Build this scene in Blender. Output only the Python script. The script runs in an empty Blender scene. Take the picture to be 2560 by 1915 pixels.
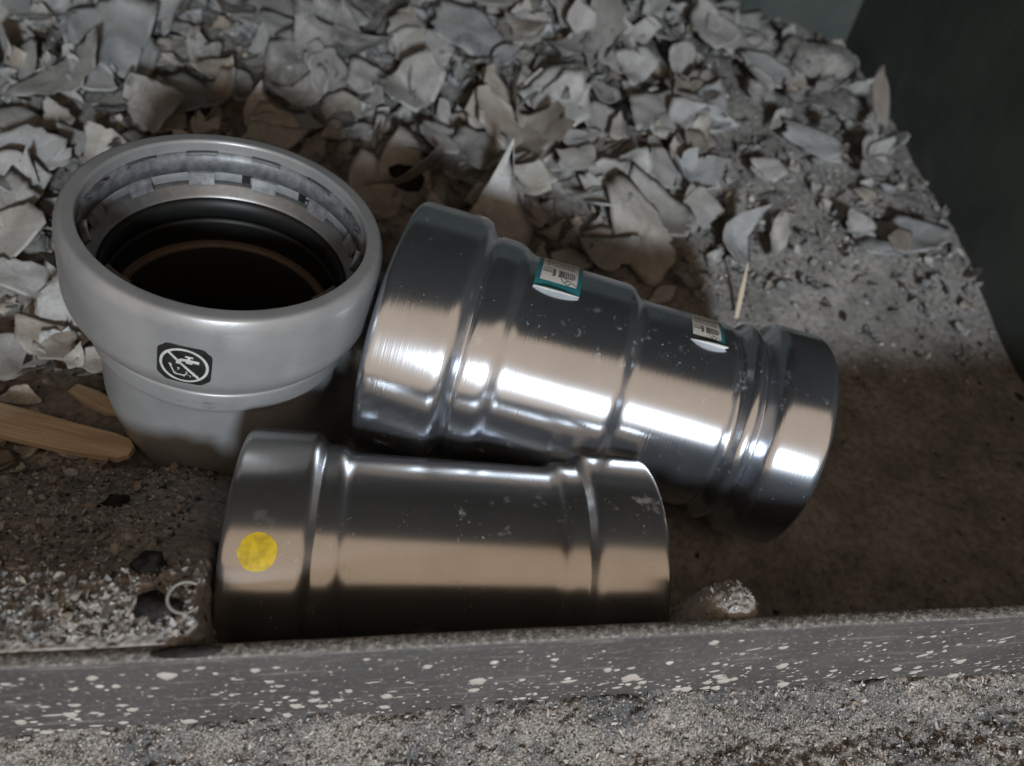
import bpy, bmesh, math, random
import numpy as np
from mathutils import Vector, Matrix
random.seed(7)
rng = np.random.default_rng(11)
S = bpy.context.scene
COL = S.collection
R = math.radians

# ------------------------------------------------------------------ camera
F = 1934.0                       # focal length in pixels of the 2560 px wide photograph
PITCH = R(47.0)
H = 0.2115
CAMP = Vector((0, 0, H))
cd = bpy.data.cameras.new('camera'); cam = bpy.data.objects.new('camera', cd); COL.objects.link(cam)
ROLL = R(9.5); HEAD = R(-12.9)
CM = (Matrix.Rotation(HEAD, 3, 'Z') @ Matrix.Rotation(R(90) - PITCH, 3, 'X') @ Matrix.Rotation(ROLL, 3, 'Z'))
cam.location = CAMP; cam.rotation_euler = CM.to_euler()
cd.sensor_width = 36; cd.lens = 36 * F / 2560; cd.clip_start = 0.005; cd.clip_end = 50
cd.dof.use_dof = True; cd.dof.focus_distance = 0.172; cd.dof.aperture_fstop = 14
S.camera = cam
RT = CM @ Vector((1, 0, 0)); UP = CM @ Vector((0, 1, 0)); FW = CM @ Vector((0, 0, -1))

def ray(u, v):
    return FW * F + RT * (u - 1280) + UP * (957.5 - v)
def at(u, v, d):                 # the place seen at that spot of the photograph, d metres deep
    return CAMP + ray(u, v) * (d / F)

# ------------------------------------------------------------------ light
w = bpy.data.worlds.new('World'); S.world = w; w.use_nodes = True
bg = w.node_tree.nodes['Background']; bg.inputs[0].default_value = (1.0, 0.74, 0.53, 1); bg.inputs[1].default_value = 0.76
ld = bpy.data.lights.new('torch', 'AREA'); ld.shape = 'DISK'; ld.size = 0.10; ld.energy = 10.0; ld.color = (0.84, 0.93, 1.0)
lamp = bpy.data.objects.new('torch', ld); COL.objects.link(lamp)
lamp.location = (0.08, -0.74, 0.438)
lamp.rotation_euler = (Vector((0.0, 0.2, 0.05)) - lamp.location).to_track_quat('-Z', 'Y').to_euler()
S.view_settings.view_transform = 'Standard'; S.view_settings.look = 'None'
S.view_settings.exposure = 0; S.view_settings.gamma = 1
S.cycles.max_bounces = 8; S.cycles.use_denoising = True

# ------------------------------------------------------------------ helpers
def mat(name, build):
    m = bpy.data.materials.new(name); m.use_nodes = True
    nt = m.node_tree; b = nt.nodes['Principled BSDF']
    build(nt, b); return m
def N(nt, t, **kw):
    n = nt.nodes.new(t)
    for k, v in kw.items():
        if k.startswith('i_'): n.inputs[k[2:].replace('_', ' ')].default_value = v
        else: setattr(n, k, v)
    return n
def L(nt, a, b): nt.links.new(a, b)
def coord(nt, scale=(1, 1, 1), kind='Object'):
    tc = N(nt, 'ShaderNodeTexCoord'); mp = N(nt, 'ShaderNodeMapping'); mp.inputs['Scale'].default_value = scale
    L(nt, tc.outputs[kind], mp.inputs[0]); return mp.outputs[0]
def noise(nt, vec, scale, detail=4, rough=0.6):
    n = N(nt, 'ShaderNodeTexNoise'); n.inputs['Scale'].default_value = scale
    n.inputs['Detail'].default_value = detail; n.inputs['Roughness'].default_value = rough
    L(nt, vec, n.inputs['Vector']); return n.outputs['Fac']
def ramp(nt, fac, stops):
    r = N(nt, 'ShaderNodeValToRGB'); e = r.color_ramp.elements
    while len(e) < len(stops): e.new(0.5)
    for k, (p, c) in enumerate(stops):
        e[k].position = p; e[k].color = (c, c, c, 1) if isinstance(c, (int, float)) else (*c, 1)
    L(nt, fac, r.inputs[0]); return r.outputs[0]
def mix(nt, fac, a, b, mode='MIX'):
    m = N(nt, 'ShaderNodeMix', data_type='RGBA', blend_type=mode)
    for s, x in ((0, fac), (6, a), (7, b)):
        if isinstance(x, (int, float)): m.inputs[s].default_value = x if s == 0 else (x, x, x, 1)
        elif isinstance(x, tuple): m.inputs[s].default_value = (*x, 1)
        else: L(nt, x, m.inputs[s])
    return m.outputs[2]
def bump(nt, b, h, strength, dist):
    n = N(nt, 'ShaderNodeBump'); n.inputs['Strength'].default_value = strength; n.inputs['Distance'].default_value = dist
    L(nt, h, n.inputs['Height']); L(nt, n.outputs[0], b.inputs['Normal']); return n

def mesh(name, v, f, m=None, smooth=True):
    me = bpy.data.meshes.new(name); me.from_pydata([tuple(x) for x in v], [], f); me.update()
    if smooth: me.polygons.foreach_set('use_smooth', [True] * len(me.polygons))
    if m: me.materials.append(m)
    return me
def obj(name, me, parent=None):
    o = bpy.data.objects.new(name, me); COL.objects.link(o)
    if parent: o.parent = parent
    return o
def tag(o, label=None, cat=None, group=None, kind=None):
    for k, x in (('label', label), ('category', cat), ('group', group), ('kind', kind)):
        if x: o[k] = x
    return o
def empty(name, mtx):
    o = bpy.data.objects.new(name, None); COL.objects.link(o); o.empty_display_size = 0.01; o.matrix_world = mtx; return o

TAB = rng.random((256, 256))
def vnoise(x, y):
    xi = np.floor(x).astype(int); yi = np.floor(y).astype(int); fx = x - xi; fy = y - yi
    fx = fx * fx * (3 - 2 * fx); fy = fy * fy * (3 - 2 * fy)
    g = lambda a, b: TAB[a & 255, b & 255]
    return (g(xi, yi) * (1 - fx) + g(xi + 1, yi) * fx) * (1 - fy) + (g(xi, yi + 1) * (1 - fx) + g(xi + 1, yi + 1) * fx) * fy
def fbm(x, y, wl, octs=4, gain=0.5):
    s = 0; a = 1; t = 0
    for k in range(octs):
        s = s + a * (vnoise(x / wl + 17.3 * k, y / wl + 5.1 * k) - 0.5); t += a; a *= gain; wl *= 0.47
    return s / t
def sstep(x, a, b):
    t = np.clip((x - a) / (b - a), 0, 1); return t * t * (3 - 2 * t)

# ------------------------------------------------------------------ ash bed height
def atz(u, v, z):
    r = ray(u, v); p = CAMP + r * ((z - H) / r.z); return (p.x, p.y, z)
def shade(u, v, d):              # a point d above the edge of the lip's shadow
    r = ray(u, v); k = .446; t = (.081 - k * (CAMP.y - .0594) + d - H) / (r.z + k * r.y); p = CAMP + r * t; return tuple(p)
CP = np.array([atz(*q) for q in [(-60, 1615, .0807), (250, 1605, .0807), (480, 1590, .0805), (530, 1590, .0800), (528, 1500, .0795), (526, 1420, .0765), (-60, 1500, .0808), (250, 1500, .0808), (490, 1500, .0803), (-60, 1080, .041), (300, 1080, .041), (480, 1185, .037), (330, 1150, .039), (650, 1150, .033), (-60, 850, .036), (-60, 640, .042), (100, 500, .047), (60, 250, .050),
    (2000, 1100, .019), (2300, 1300, .016), (2300, 1450, .015), (1900, 1480, .014), (2450, 1000, .016), (2250, 885, .021), (2050, 885, .022), (2000, 700, .031), (2200, 600, .035),
    (2105, 105, .050), (2300, 440, .0365), (2430, 665, .029), (2560, 890, .017), (1720, 0, .0665), (1400, 0, .066), (1000, 0, .063), (500, 0, .058), (0, 0, .055),
    (1000, 1130, .030), (1900, 1350, .026), (1500, 600, .041), (1300, 350, .050), (1650, 300, .054), (900, 350, .045), (600, 200, .053), (1950, 400, .047)]]
    + [shade(u_, v_, d_) for u_ in (-60, 120, 300, 470) for v_, d_ in ((1420, .0045), (1370, .0025), (1320, .0008), (1270, -.0012), (1220, -.0045), (1165, -.010))]
    + [(0, .09, .018), (.05, .09, .016), (0, .065, .015), (.10, .065, .014), (.24, .065, .015), (-.30, .063, .078), (-.30, .11, .044), (-.30, .2, .042), (-.30, .392, .055), (.24, .12, .018)])
def tps(d): return np.where(d > 1e-9, d * d * np.log(np.maximum(d, 1e-9)), 0)
_n = len(CP)
_A = np.zeros((_n + 3, _n + 3)); _D = np.hypot(CP[:, None, 0] - CP[None, :, 0], CP[:, None, 1] - CP[None, :, 1])
_A[:_n, :_n] = tps(_D) + np.eye(_n) * 2e-6; _A[:_n, _n] = 1; _A[:_n, _n + 1:] = CP[:, :2]; _A[_n, :_n] = 1; _A[_n + 1:, :_n] = CP[:, :2].T
_W = np.linalg.solve(_A, np.concatenate([CP[:, 2], np.zeros(3)]))
def ash_z(x, y, detail=True):
    x = np.asarray(x, float); y = np.asarray(y, float); sh = x.shape; x = x.ravel(); y = y.ravel()
    z = np.full(x.shape, _W[_n]) + _W[_n + 1] * x + _W[_n + 2] * y
    for k in range(_n): z += _W[k] * tps(np.hypot(x - CP[k, 0], y - CP[k, 1]))
    z -= .035 * sstep(x + (.006 * fbm(x, y, .008, 3) if detail else 0), -.0352, -.0322) * (1 - sstep(x, .0, .03)) * (1 - sstep(y, .085, .11))
    wm = np.exp(-(((x - .0650) / .0130) ** 2 + ((y - .0630) / .0130) ** 2) ** 1.6)
    z = z * (1 - wm) + (.0806 + .10 * (y - .060)) * wm
    if detail:
        heap = sstep(y - .15 * x, .15, .23)
        right = sstep(x, .05, .11) * (1 - sstep(y, .17, .20))
        left = (1 - sstep(x, -.03, .0)) * (1 - sstep(y, .12, .17))
        lump = 0.3 + .7 * np.maximum(heap, left)
        z += fbm(x, y, .03, 4) * .0065 * (lump - .6 * np.exp(-((y - .06) / .03) ** 2) * (x < 0)) * (1 - .7 * right)
        g = np.maximum(np.maximum(left, .5 * heap), np.exp(-(((x - .0615) / .014) ** 2 + ((y - .064) / .014) ** 2)))
        z += (fbm(x + 3, y, .006, 3, .6) * .0012 + fbm(x, y + 2, .0011, 2, .7) * .0008 + (vnoise(x / .0005, y / .0005) - .5) * .0005) * g
        z += (vnoise(x / .0016 + 50, y / .0016) - .5) * .0004
    return z.reshape(sh)
def az(x, y, detail=False): return float(ash_z(np.array([x]), np.array([y]), detail)[0])
def ground(u, v):                # where the line of sight meets the ash
    r = ray(u, v); lo = .02
    t = 1e-5
    for k in range(900):
        p = CAMP + r * t
        if (p.z < az(p.x, p.y) and p.y > .0615) or p.y > .390: return p
        t += 1.2e-6 * 1.0
    return p

def grid(name, xs, ys, zf, m):
    X, Y = np.meshgrid(xs, ys); Z = zf(X, Y); nx, ny = len(xs), len(ys)
    v = np.stack([X, Y, Z], -1).reshape(-1, 3)
    i = np.arange(nx * ny).reshape(ny, nx)
    q = np.stack([i[:-1, :-1], i[:-1, 1:], i[1:, 1:], i[1:, :-1]], -1).reshape(-1, 4)
    me = bpy.data.meshes.new(name); me.vertices.add(len(v)); me.vertices.foreach_set('co', v.ravel())
    me.loops.add(q.size); me.loops.foreach_set('vertex_index', q.ravel())
    me.polygons.add(len(q)); me.polygons.foreach_set('loop_start', np.arange(len(q)) * 4)
    me.polygons.foreach_set('use_smooth', np.ones(len(q), bool)); me.update(calc_edges=True); me.validate()
    me.materials.append(m); return obj(name, me)

# ------------------------------------------------------------------ materials
def m_ash(nt, b):
    c = coord(nt)
    n1 = noise(nt, c, 55, 6); n2 = noise(nt, c, 420, 4, .7); n3 = noise(nt, c, 1500, 2)
    col = ramp(nt, n1, [(.3, (.15, .145, .137)), (.5, (.23, .22, .21)), (.7, (.31, .295, .275))])
    col = mix(nt, .75, col, ramp(nt, n2, [(.3, .35), (.5, .9), (.68, 1.25)]), 'MULTIPLY')
    spots = noise(nt, c, 190, 3, .5)
    col = mix(nt, ramp(nt, spots, [(.66, 0.), (.72, 1.)]), col, (.035, .03, .027))
    L(nt, col, b.inputs['Base Color']); b.inputs['Roughness'].default_value = .95
    b.inputs['Specular IOR Level'].default_value = .2
    h = mix(nt, .5, n2, n3)
    bump(nt, b, h, .4, .0008)
ASH = mat('ash', m_ash)
def m_sand(nt, b):
    c = coord(nt)
    n1 = noise(nt, c, 60, 5, .65); n2 = noise(nt, c, 1900, 3, .7); n3 = noise(nt, c, 38, 4)
    col = ramp(nt, n1, [(.38, (.050, .053, .058)), (.47, (.105, .102, .099)), (.55, (.17, .158, .145)), (.68, (.15, .142, .132))])
    col = mix(nt, ramp(nt, n3, [(.62, 0.), (.72, 1.)]), col, (.06, .036, .02))
    col = mix(nt, .9, col, ramp(nt, n2, [(.36, .2), (.5, .85), (.62, 2.0)]), 'MULTIPLY')
    L(nt, col, b.inputs['Base Color']); b.inputs['Roughness'].default_value = .6
    bump(nt, b, n2, .6, .0007)
SAND = mat('mortar_sand', m_sand)
def m_plate(nt, b):
    c = coord(nt)
    n1 = noise(nt, c, 40, 5); n2 = noise(nt, c, 700, 3, .7)
    col = ramp(nt, n1, [(.3, (.028, .027, .0265)), (.55, (.041, .0395, .039)), (.75, (.062, .060, .059))])
    dust = ramp(nt, n2, [(.55, 0.), (.72, .55)])
    col = mix(nt, dust, col, (.17, .165, .16))
    sc = noise(nt, coord(nt, (60, 900, 900)), 1, 3, .6)
    col = mix(nt, ramp(nt, sc, [(.60, 0.), (.70, .45)]), col, (.16, .155, .15))
    L(nt, col, b.inputs['Base Color']); b.inputs['Roughness'].default_value = .62
    bump(nt, b, n2, .6, .0005)
PLATE = mat('dark_grey_steel', m_plate)
def m_rust(nt, b):
    c = coord(nt); n2 = noise(nt, c, 900, 3, .7); n1 = noise(nt, c, 120, 4)
    col = ramp(nt, n2, [(.36, (.06, .058, .056)), (.52, (.12, .117, .112)), (.66, (.26, .25, .24))])
    L(nt, col, b.inputs['Base Color']); b.inputs['Roughness'].default_value = .7
    bump(nt, b, n2, .7, .0006)
RIM = mat('sooty_steel_edge', m_rust)
def m_splash(nt, b):
    c = coord(nt); n1 = noise(nt, c, 300, 4)
    col = ramp(nt, n1, [(.3, (.20, .18, .155)), (.6, (.37, .355, .33))])
    L(nt, col, b.inputs['Base Color']); b.inputs['Roughness'].default_value = .8
    bump(nt, b, noise(nt, c, 1500, 2), .4, .0003)
SPLASH = mat('dried_mortar', m_splash)
def m_soot(nt, b):
    c = coord(nt); n1 = noise(nt, c, 22, 6, .65); n2 = noise(nt, c, 130, 3)
    col = ramp(nt, n1, [(.3, (.032, .040, .036)), (.6, (.055, .064, .059)), (.8, (.10, .104, .098))])
    sp = ramp(nt, n2, [(.67, 0.), (.75, .5)])
    col = mix(nt, sp, col, (.10, .10, .095))
    L(nt, col, b.inputs['Base Color']); b.inputs['Roughness'].default_value = .8
    bump(nt, b, n1, .3, .002)
SOOT = mat('sooty_wall', m_soot)
def m_flake(nt, b):
    c = coord(nt)
    oi = N(nt, 'ShaderNodeObjectInfo')
    n1 = noise(nt, c, 1.7, 6, .7); n2 = noise(nt, c, 9, 4, .7)
    at_ = N(nt, 'ShaderNodeAttribute', attribute_type='OBJECT', attribute_name='tone')
    base = mix(nt, .8, at_.outputs['Color'], ramp(nt, n1, [(.30, .62), (.5, 1.), (.68, 1.22)]), 'MULTIPLY')
    base = mix(nt, .3, base, ramp(nt, n2, [(.34, .35), (.52, 1.), (.66, 1.4)]), 'MULTIPLY')
    rim_ = N(nt, 'ShaderNodeAttribute', attribute_name='rim')
    edge = mix(nt, 1., rim_.outputs['Fac'], ramp(nt, n1, [(.45, 0.), (.65, .4)]), 'MULTIPLY')
    base = mix(nt, edge, base, (.34, .335, .325))
    geo = N(nt, 'ShaderNodeNewGeometry'); wn = noise(nt, geo.outputs['Position'], 130, 5, .65)
    base = mix(nt, ramp(nt, wn, [(.42, 0.), (.62, .65)]), base, (.27, .262, .25))
    L(nt, base, b.inputs['Base Color']); b.inputs['Roughness'].default_value = .5
    b.inputs['Specular IOR Level'].default_value = .4
    bump(nt, b, mix(nt, .5, n1, n2), .4, .0010)
FLAKE = mat('charred_flake', m_flake)
def m_debris(nt, b):
    a = N(nt, 'ShaderNodeAttribute', attribute_name='Col')
    n2 = noise(nt, coord(nt), 900, 3, .65)
    L(nt, mix(nt, .5, a.outputs['Color'], ramp(nt, n2, [(.3, .5), (.7, 1.4)]), 'MULTIPLY'), b.inputs['Base Color'])
    b.inputs['Roughness'].default_value = .5
DEBRIS = mat('ash_crumbs', m_debris)
def metal(name, base, rough, lines, dust, aniso=1.0):
    def f(nt, b):
        tc = N(nt, 'ShaderNodeTexCoord')
        mp = N(nt, 'ShaderNodeMapping'); mp.inputs['Scale'].default_value = (2600, 14, 14); L(nt, tc.outputs['Object'], mp.inputs[0])
        st = noise(nt, mp.outputs[0], 1, 2, .5)
        c = coord(nt); blot = noise(nt, c, 70, 4, .6); fine = noise(nt, c, 1100, 3)
        patch = noise(nt, c, 28, 3)
        dustm = mix(nt, 1., ramp(nt, fine, [(.64, 0.), (.70, 1.)]), ramp(nt, noise(nt, c, 90, 4), [(.47, 0.), (.62, 1.)]), 'MULTIPLY')
        col = mix(nt, ramp(nt, blot, [(.3, 0.), (.75, .5)]), base, tuple(x * .74 for x in base))
        dm = mix(nt, 1., dustm, dust, 'MULTIPLY'); col = mix(nt, dm, col, (.34, .335, .33))
        smu = mix(nt, 1., ramp(nt, noise(nt, c, 230, 4, .65), [(.60, 0.), (.74, .45)]), ramp(nt, noise(nt, c, 40, 2), [(.5, 0.), (.62, 1.)]), 'MULTIPLY')
        dm = mix(nt, 1., dm, smu, 'ADD')
        L(nt, mix(nt, dm, aniso, 0.0), b.inputs['Metallic'])
        L(nt, col, b.inputs['Base Color'])
        r = N(nt, 'ShaderNodeMapRange'); r.inputs['To Min'].default_value = rough - .05; r.inputs['To Max'].default_value = rough + .10
        L(nt, patch, r.inputs[0]); L(nt, r.outputs[0], b.inputs['Roughness'])
        tg = N(nt, 'ShaderNodeTangent', direction_type='RADIAL', axis='X'); L(nt, tg.outputs[0], b.inputs['Tangent'])
        b.inputs['Anisotropic'].default_value = .68; b.inputs['Anisotropic Rotation'].default_value = .25
        bump(nt, b, st, lines, .00004)
    return mat(name, f)
BRIGHT = metal('bright_turned_steel', (.50, .54, .60), .20, 1.0, .45, .95)
DULL = metal('satin_stainless_steel', (.40, .40, .40), .24, .3, .5, .93)
def m_zinc(nt, b):
    c = coord(nt); n1 = noise(nt, c, 60, 5); n2 = noise(nt, c, 500, 3)
    col = ramp(nt, n1, [(.3, (.19, .197, .205)), (.6, (.245, .25, .255))])
    sc = N(nt, 'ShaderNodeMapping'); sc.inputs['Scale'].default_value = (90, 90, 320); sc.inputs['Rotation'].default_value = (.4, .3, .2)
    L(nt, c, sc.inputs[0]); ns = noise(nt, sc.outputs[0], 1, 3, .7)
    col = mix(nt, ramp(nt, ns, [(.65, 0.), (.73, .7)]), col, (.12, .12, .13))
    L(nt, col, b.inputs['Base Color']); b.inputs['Roughness'].default_value = .36
    b.inputs['Metallic'].default_value = .25
    bump(nt, b, n2, .08, .0004)
ZINC = mat('grey_zinc_coating', m_zinc)
def plain(name, col, rough=.5, met=0., spec=.5, n=0.12, ns=400):
    def f(nt, b):
        v = noise(nt, coord(nt), ns, 4)
        L(nt, mix(nt, 1., col, ramp(nt, v, [(.3, 1 - 2 * n), (.7, 1 + n)]), 'MULTIPLY'), b.inputs['Base Color'])
        b.inputs['Roughness'].default_value = rough; b.inputs['Metallic'].default_value = met; b.inputs['Specular IOR Level'].default_value = spec
    return mat(name, f)
GRIP = plain('grip_ring_steel', (.16, .168, .182), .5, .3, n=.25)
PLASTIC = plain('pale_plastic', (.36, .375, .39), .45)
STEELIN = plain('inner_steel', (.22, .22, .22), .42, .8, n=.1)
RUBBER = plain('black_rubber', (.006, .0065, .0065), .5, 0., .3)
BLACKP = plain('black_print', (.012, .013, .014), .45, n=.3)
GREYP = plain('grey_print', (.38, .39, .40), .5)
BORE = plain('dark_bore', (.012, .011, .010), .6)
WHITE = plain('white_sticker', (.62, .62, .60), .45, n=.05)
TEAL = plain('teal_sticker', (.025, .17, .20), .4)
INK = plain('grey_ink', (.13, .13, .14), .5)
def m_yellow(nt, b):
    c = coord(nt); n1 = noise(nt, c, 420, 4, .65)
    L(nt, ramp(nt, n1, [(.35, (.28, .19, .004)), (.5, (.36, .255, .005)), (.66, (.46, .31, .01))]), b.inputs['Base Color'])
    b.inputs['Roughness'].default_value = .4; bump(nt, b, n1, .3, .0004)
YELLOW = mat('yellow_print', m_yellow)
def m_wood(nt, b):
    c = coord(nt, (40, 900, 900)); n1 = noise(nt, c, 1, 4)
    L(nt, ramp(nt, n1, [(.3, (.30, .225, .15)), (.5, (.42, .33, .235)), (.7, (.52, .43, .32))]), b.inputs['Base Color'])
    b.inputs['Roughness'].default_value = .6; bump(nt, b, n1, .5, .0005)
WOOD = mat('raw_pine', m_wood)
CHAR = plain('black_char', (.022, .021, .021), .95, 0., .1, n=.4)

# ------------------------------------------------------------------ setting
xs = np.concatenate([np.arange(-.30, -.085, .0010), np.arange(-.085, -.005, .00034), np.arange(-.005, .048, .0009), np.arange(.048, .082, .00034), np.arange(.082, .2405, .0009)]); xs[-1] = .2405; ys = [.0588, .0595]
while ys[-1] < .392: ys.append(ys[-1] + (.00034 if ys[-1] < .105 else .0007 + .0007 * (ys[-1] - .1) / .29))
tag(grid('ash_bed', xs, np.array(ys), lambda X, Y: np.where(Y < .0591, -.03, ash_z(X, Y)), ASH), kind='structure', label='grey ash bed sloping up inside the stove')
PY = 0.0
def plate_y(x): return .0594     # inner face of the steel lip
def sand_z(X, Y):
    z = .0470 + 0 * X
    near = np.exp(-((Y - .043) / .035) ** 2)
    return z + fbm(X, Y, .018, 4) * .007 + (fbm(X + 2, Y, .0022, 3, .75) * .0030 + (vnoise(X / .0007, Y / .0007) - .5) * .0008) * near + .006 * sstep(Y, .044, .0575)
xs = np.concatenate([np.arange(-.5, -.12, .02), np.arange(-.11, .20, .0005), np.arange(.2, .5, .02)]); ys = np.concatenate([np.array([-1.2, -.8, -.5, -.3, -.15, -.06, -.02, .0]), np.arange(.006, .0585, .0005)])
def sand_all(X, Y):
    lim = .0556 + 0 * X
    z = sand_z(X, Y)
    return np.where(Y > lim + .0015, -.02, z)
sand = grid('hearth_floor', xs, ys, sand_all, SAND)
tag(sand, kind='structure', label='rough sandy mortar in front of the steel lip')

fire = empty('stove_chamber', Matrix.Translation((.24, .392, 0)))
tag(fire, 'dark sooty walls of the stove enclosing the ash bed', 'stove')
def box(x0, x1, y0, y1, z0, z1, bev=0, sub=0):
    bm = bmesh.new(); bmesh.ops.create_cube(bm, size=1)
    for v in bm.verts: v.co = Vector(((x0 + x1) / 2 + v.co.x * (x1 - x0), (y0 + y1) / 2 + v.co.y * (y1 - y0), (z0 + z1) / 2 + v.co.z * (z1 - z0)))
    if bev: bmesh.ops.bevel(bm, geom=bm.edges[:], offset=bev, segments=3, affect='EDGES', profile=.6)
    me = bpy.data.meshes.new('box'); bm.to_mesh(me); bm.free(); return me
def bx(name, dims, m, parent=None, bev=0, smooth=False):
    me = box(*dims, bev=bev); me.materials.append(m)
    if smooth: me.polygons.foreach_set('use_smooth', [True] * len(me.polygons))
    o = obj(name, me)
    if parent: o.parent = parent; o.matrix_parent_inverse = parent.matrix_world.inverted()
    return o
bx('side_wall', (.2400, .252, .050, .410, -.03, .450), SOOT, fire)
bx('side_wall', (-.312, -.300, .050, .410, -.03, .450), SOOT, fire)
bx('back_wall', (-.300, .2400, .393, .405, -.03, .450), SOOT, fire)
bx('roof_plate', (-.312, .252, .050, .410, .4502, .462), SOOT, fire)
bx('lintel', (-.300, .240, .050, .060, .300, .450), SOOT, fire)

# ------------------------------------------------------------------ steel lip with dried mortar splashes
lip = empty('steel_lip', Matrix.Translation((0, .0594, 0)))
tag(lip, 'dark grey steel lip along the front, spattered with dried mortar', 'steel strip')
bm = bmesh.new(); ltop = .081
prof = [(-.0029, -.03), (-.0029, ltop - .0006), (-.0026, ltop - .00015), (-.0021, ltop), (-.0003, ltop + .0001), (0, ltop - .0003), (.0, -.03)]
NX = 160; vs = []
for k in range(NX + 1):
    x = -.2995 + .539 * k / NX
    wob = .00012 * math.sin(x * 90) + .0001 * math.sin(x * 311 + 1)
    for j, (py, pz) in enumerate(prof): vs.append((x, py, pz + (wob if 0 < j < 6 else 0)))
npf = len(prof); fs = []; mi = []
for k in range(NX):
    for j in range(npf - 1):
        fs.append((k * npf + j, k * npf + npf + j, k * npf + npf + j + 1, k * npf + j + 1)); mi.append(1 if j in (2, 3, 4) else 0)
me = mesh('strip', vs, fs, PLATE); me.materials.append(RIM); me.polygons.foreach_set('material_index', mi)
obj('strip', me, lip)
def splat(n=11, jag=.25, h=.22):
    a0 = random.random() * 6
    out = [(1 + random.uniform(-jag, jag * .5)) for _ in range(n)]
    v = [(0, -h, random.uniform(-.1, .1))]; f = []
    for k in range(n):
        a = 2 * math.pi * k / n; v.append((.62 * out[k] * math.cos(a), -h * .8, .62 * out[k] * math.sin(a)))
    for k in range(n):
        a = 2 * math.pi * k / n; v.append((out[k] * math.cos(a), 0.02, out[k] * math.sin(a)))
    for k in range(n):
        k2 = (k + 1) % n
        f.append((0, 1 + k2, 1 + k)); f.append((1 + k, 1 + k2, 1 + n + k2, 1 + n + k))
    return v, f
SPL = []
for k in range(16):
    v, f = splat(jag=.32); SPL.append((v, f, mesh('mortar_splash', v, f, SPLASH)))
jv, jf = [], []
nbig = 0
def lip_u(u): return (u - 1280) / F * .1385
for k in range(1350):
    x = random.uniform(-.078, .150); t = (x + .078) / .228
    zlo = .0465
    z = random.uniform(zlo, ltop - .003)
    if random.random() < .25: z = random.uniform(zlo, .062)
    big = random.random() < .27
    a = math.exp(random.gauss(0, .45)) * (.00074 if big else .00026)
    a = min(a, .0021)
    asp = random.uniform(.34, .95) if random.random() < .78 else random.uniform(.12, .28)   # height against width (the face is seen steeply from above)
    b = a * asp
    if z + b > ltop - .001 or z - b < zlo - .004: z = min(max(z, zlo - .004 + b), ltop - .001 - b)
    tilt = -(-.02 + .75 * max(0, t - .25)) * random.uniform(.6, 1.3) if asp < 2.5 else 0
    # streaks lean over to the right
    v, f, me = random.choice(SPL)
    M = Matrix.Translation((x, -.0029, z)) @ Matrix.Rotation(tilt, 4, 'Y') @ Matrix.Diagonal((a, 1.6 * min(a, b, .0012), b, 1))
    if a > .0009 and nbig < 190:
        o = obj('mortar_splash', me, lip); o.matrix_local = M; nbig += 1
    else:
        o0 = len(jv); jv += [tuple(M @ Vector(p)) for p in v]; jf += [tuple(i + o0 for i in q) for q in f]
tag(obj('mortar_speckle', mesh('mortar_speckle', jv, jf, SPLASH), lip), kind='stuff')

# ------------------------------------------------------------------ turned fittings
def lathe_x(prof, n=128, m=None, name='body'):
    v = []; f = []
    for (s, r) in prof:
        for k in range(n):
            a = 2 * math.pi * k / n; v.append((s, r * math.sin(a), r * math.cos(a)))
    for i in range(len(prof) - 1):
        for k in range(n):
            k2 = (k + 1) % n
            f.append((i * n + k, i * n + k2, (i + 1) * n + k2, (i + 1) * n + k))
    return mesh(name, v, f, m)
def round_prof(pts, seg=5):
    """corner list (s, r, radius) -> polyline with the corners rounded off"""
    out = []
    for i, (s, r, q) in enumerate(pts):
        p = Vector((s, r))
        if q <= 0 or i in (0, len(pts) - 1): out.append((s, r)); continue
        a = Vector(pts[i - 1][:2]) - p; b = Vector(pts[i + 1][:2]) - p
        q1 = min(q, a.length * .48, b.length * .48)
        p0 = p + a.normalized() * q1; p1 = p + b.normalized() * q1
        for k in range(seg + 1):
            t = k / seg; w_ = (p0 * (1 - t) + p * t) * (1 - t) + (p * (1 - t) + p1 * t) * t
            out.append((w_.x, w_.y))
    # add rings so that long spans stay smooth
    res = [out[0]]
    for a, b in zip(out, out[1:]):
        if abs(a[0] - b[0]) + abs(a[1] - b[1]) > 1e-7: res.append(b)
    return res
def fit_matrix(P0, P1):
    X = (P1 - P0).normalized(); mid = (P0 + P1) / 2; c = CAMP - mid; Z = (c - X * c.dot(X)).normalized(); Y = Z.cross(X)
    M = Matrix((X, Y, Z)).transposed().to_4x4(); M.translation = P0; return M, (P1 - P0).length
def on_cyl(pts, r, s0, a0):
    """flat (u along the axis, v round the girth) -> on a cylinder; third value is height above it"""
    out = []
    for p in pts:
        h = p[2] if len(p) > 2 else 0; a = a0 + p[1] / r
        out.append((s0 + p[0], (r + h) * math.sin(a), (r + h) * math.cos(a)))
    return out
def patch(wd, ht, nu=10, nv=14, h=.0, cx=0, cy=0, corner=0.0, rot=0):
    v = []; f = []
    for j in range(nv + 1):
        for i in range(nu + 1):
            a = -1 + 2 * i / nu; b = -1 + 2 * j / nv
            if corner:
                k = 1 - corner * (max(0, abs(a) - .5) * 2) ** 2 * (max(0, abs(b) - .5) * 2) ** 2
                a *= k; b *= k
            x, y = a * wd / 2, b * ht / 2
            v.append((cx + x * math.cos(rot) - y * math.sin(rot), cy + x * math.sin(rot) + y * math.cos(rot), h))
    for j in range(nv):
        for i in range(nu):
            q = j * (nu + 1) + i; f.append((q, q + 1, q + nu + 2, q + nu + 1))
    return v, f
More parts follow.
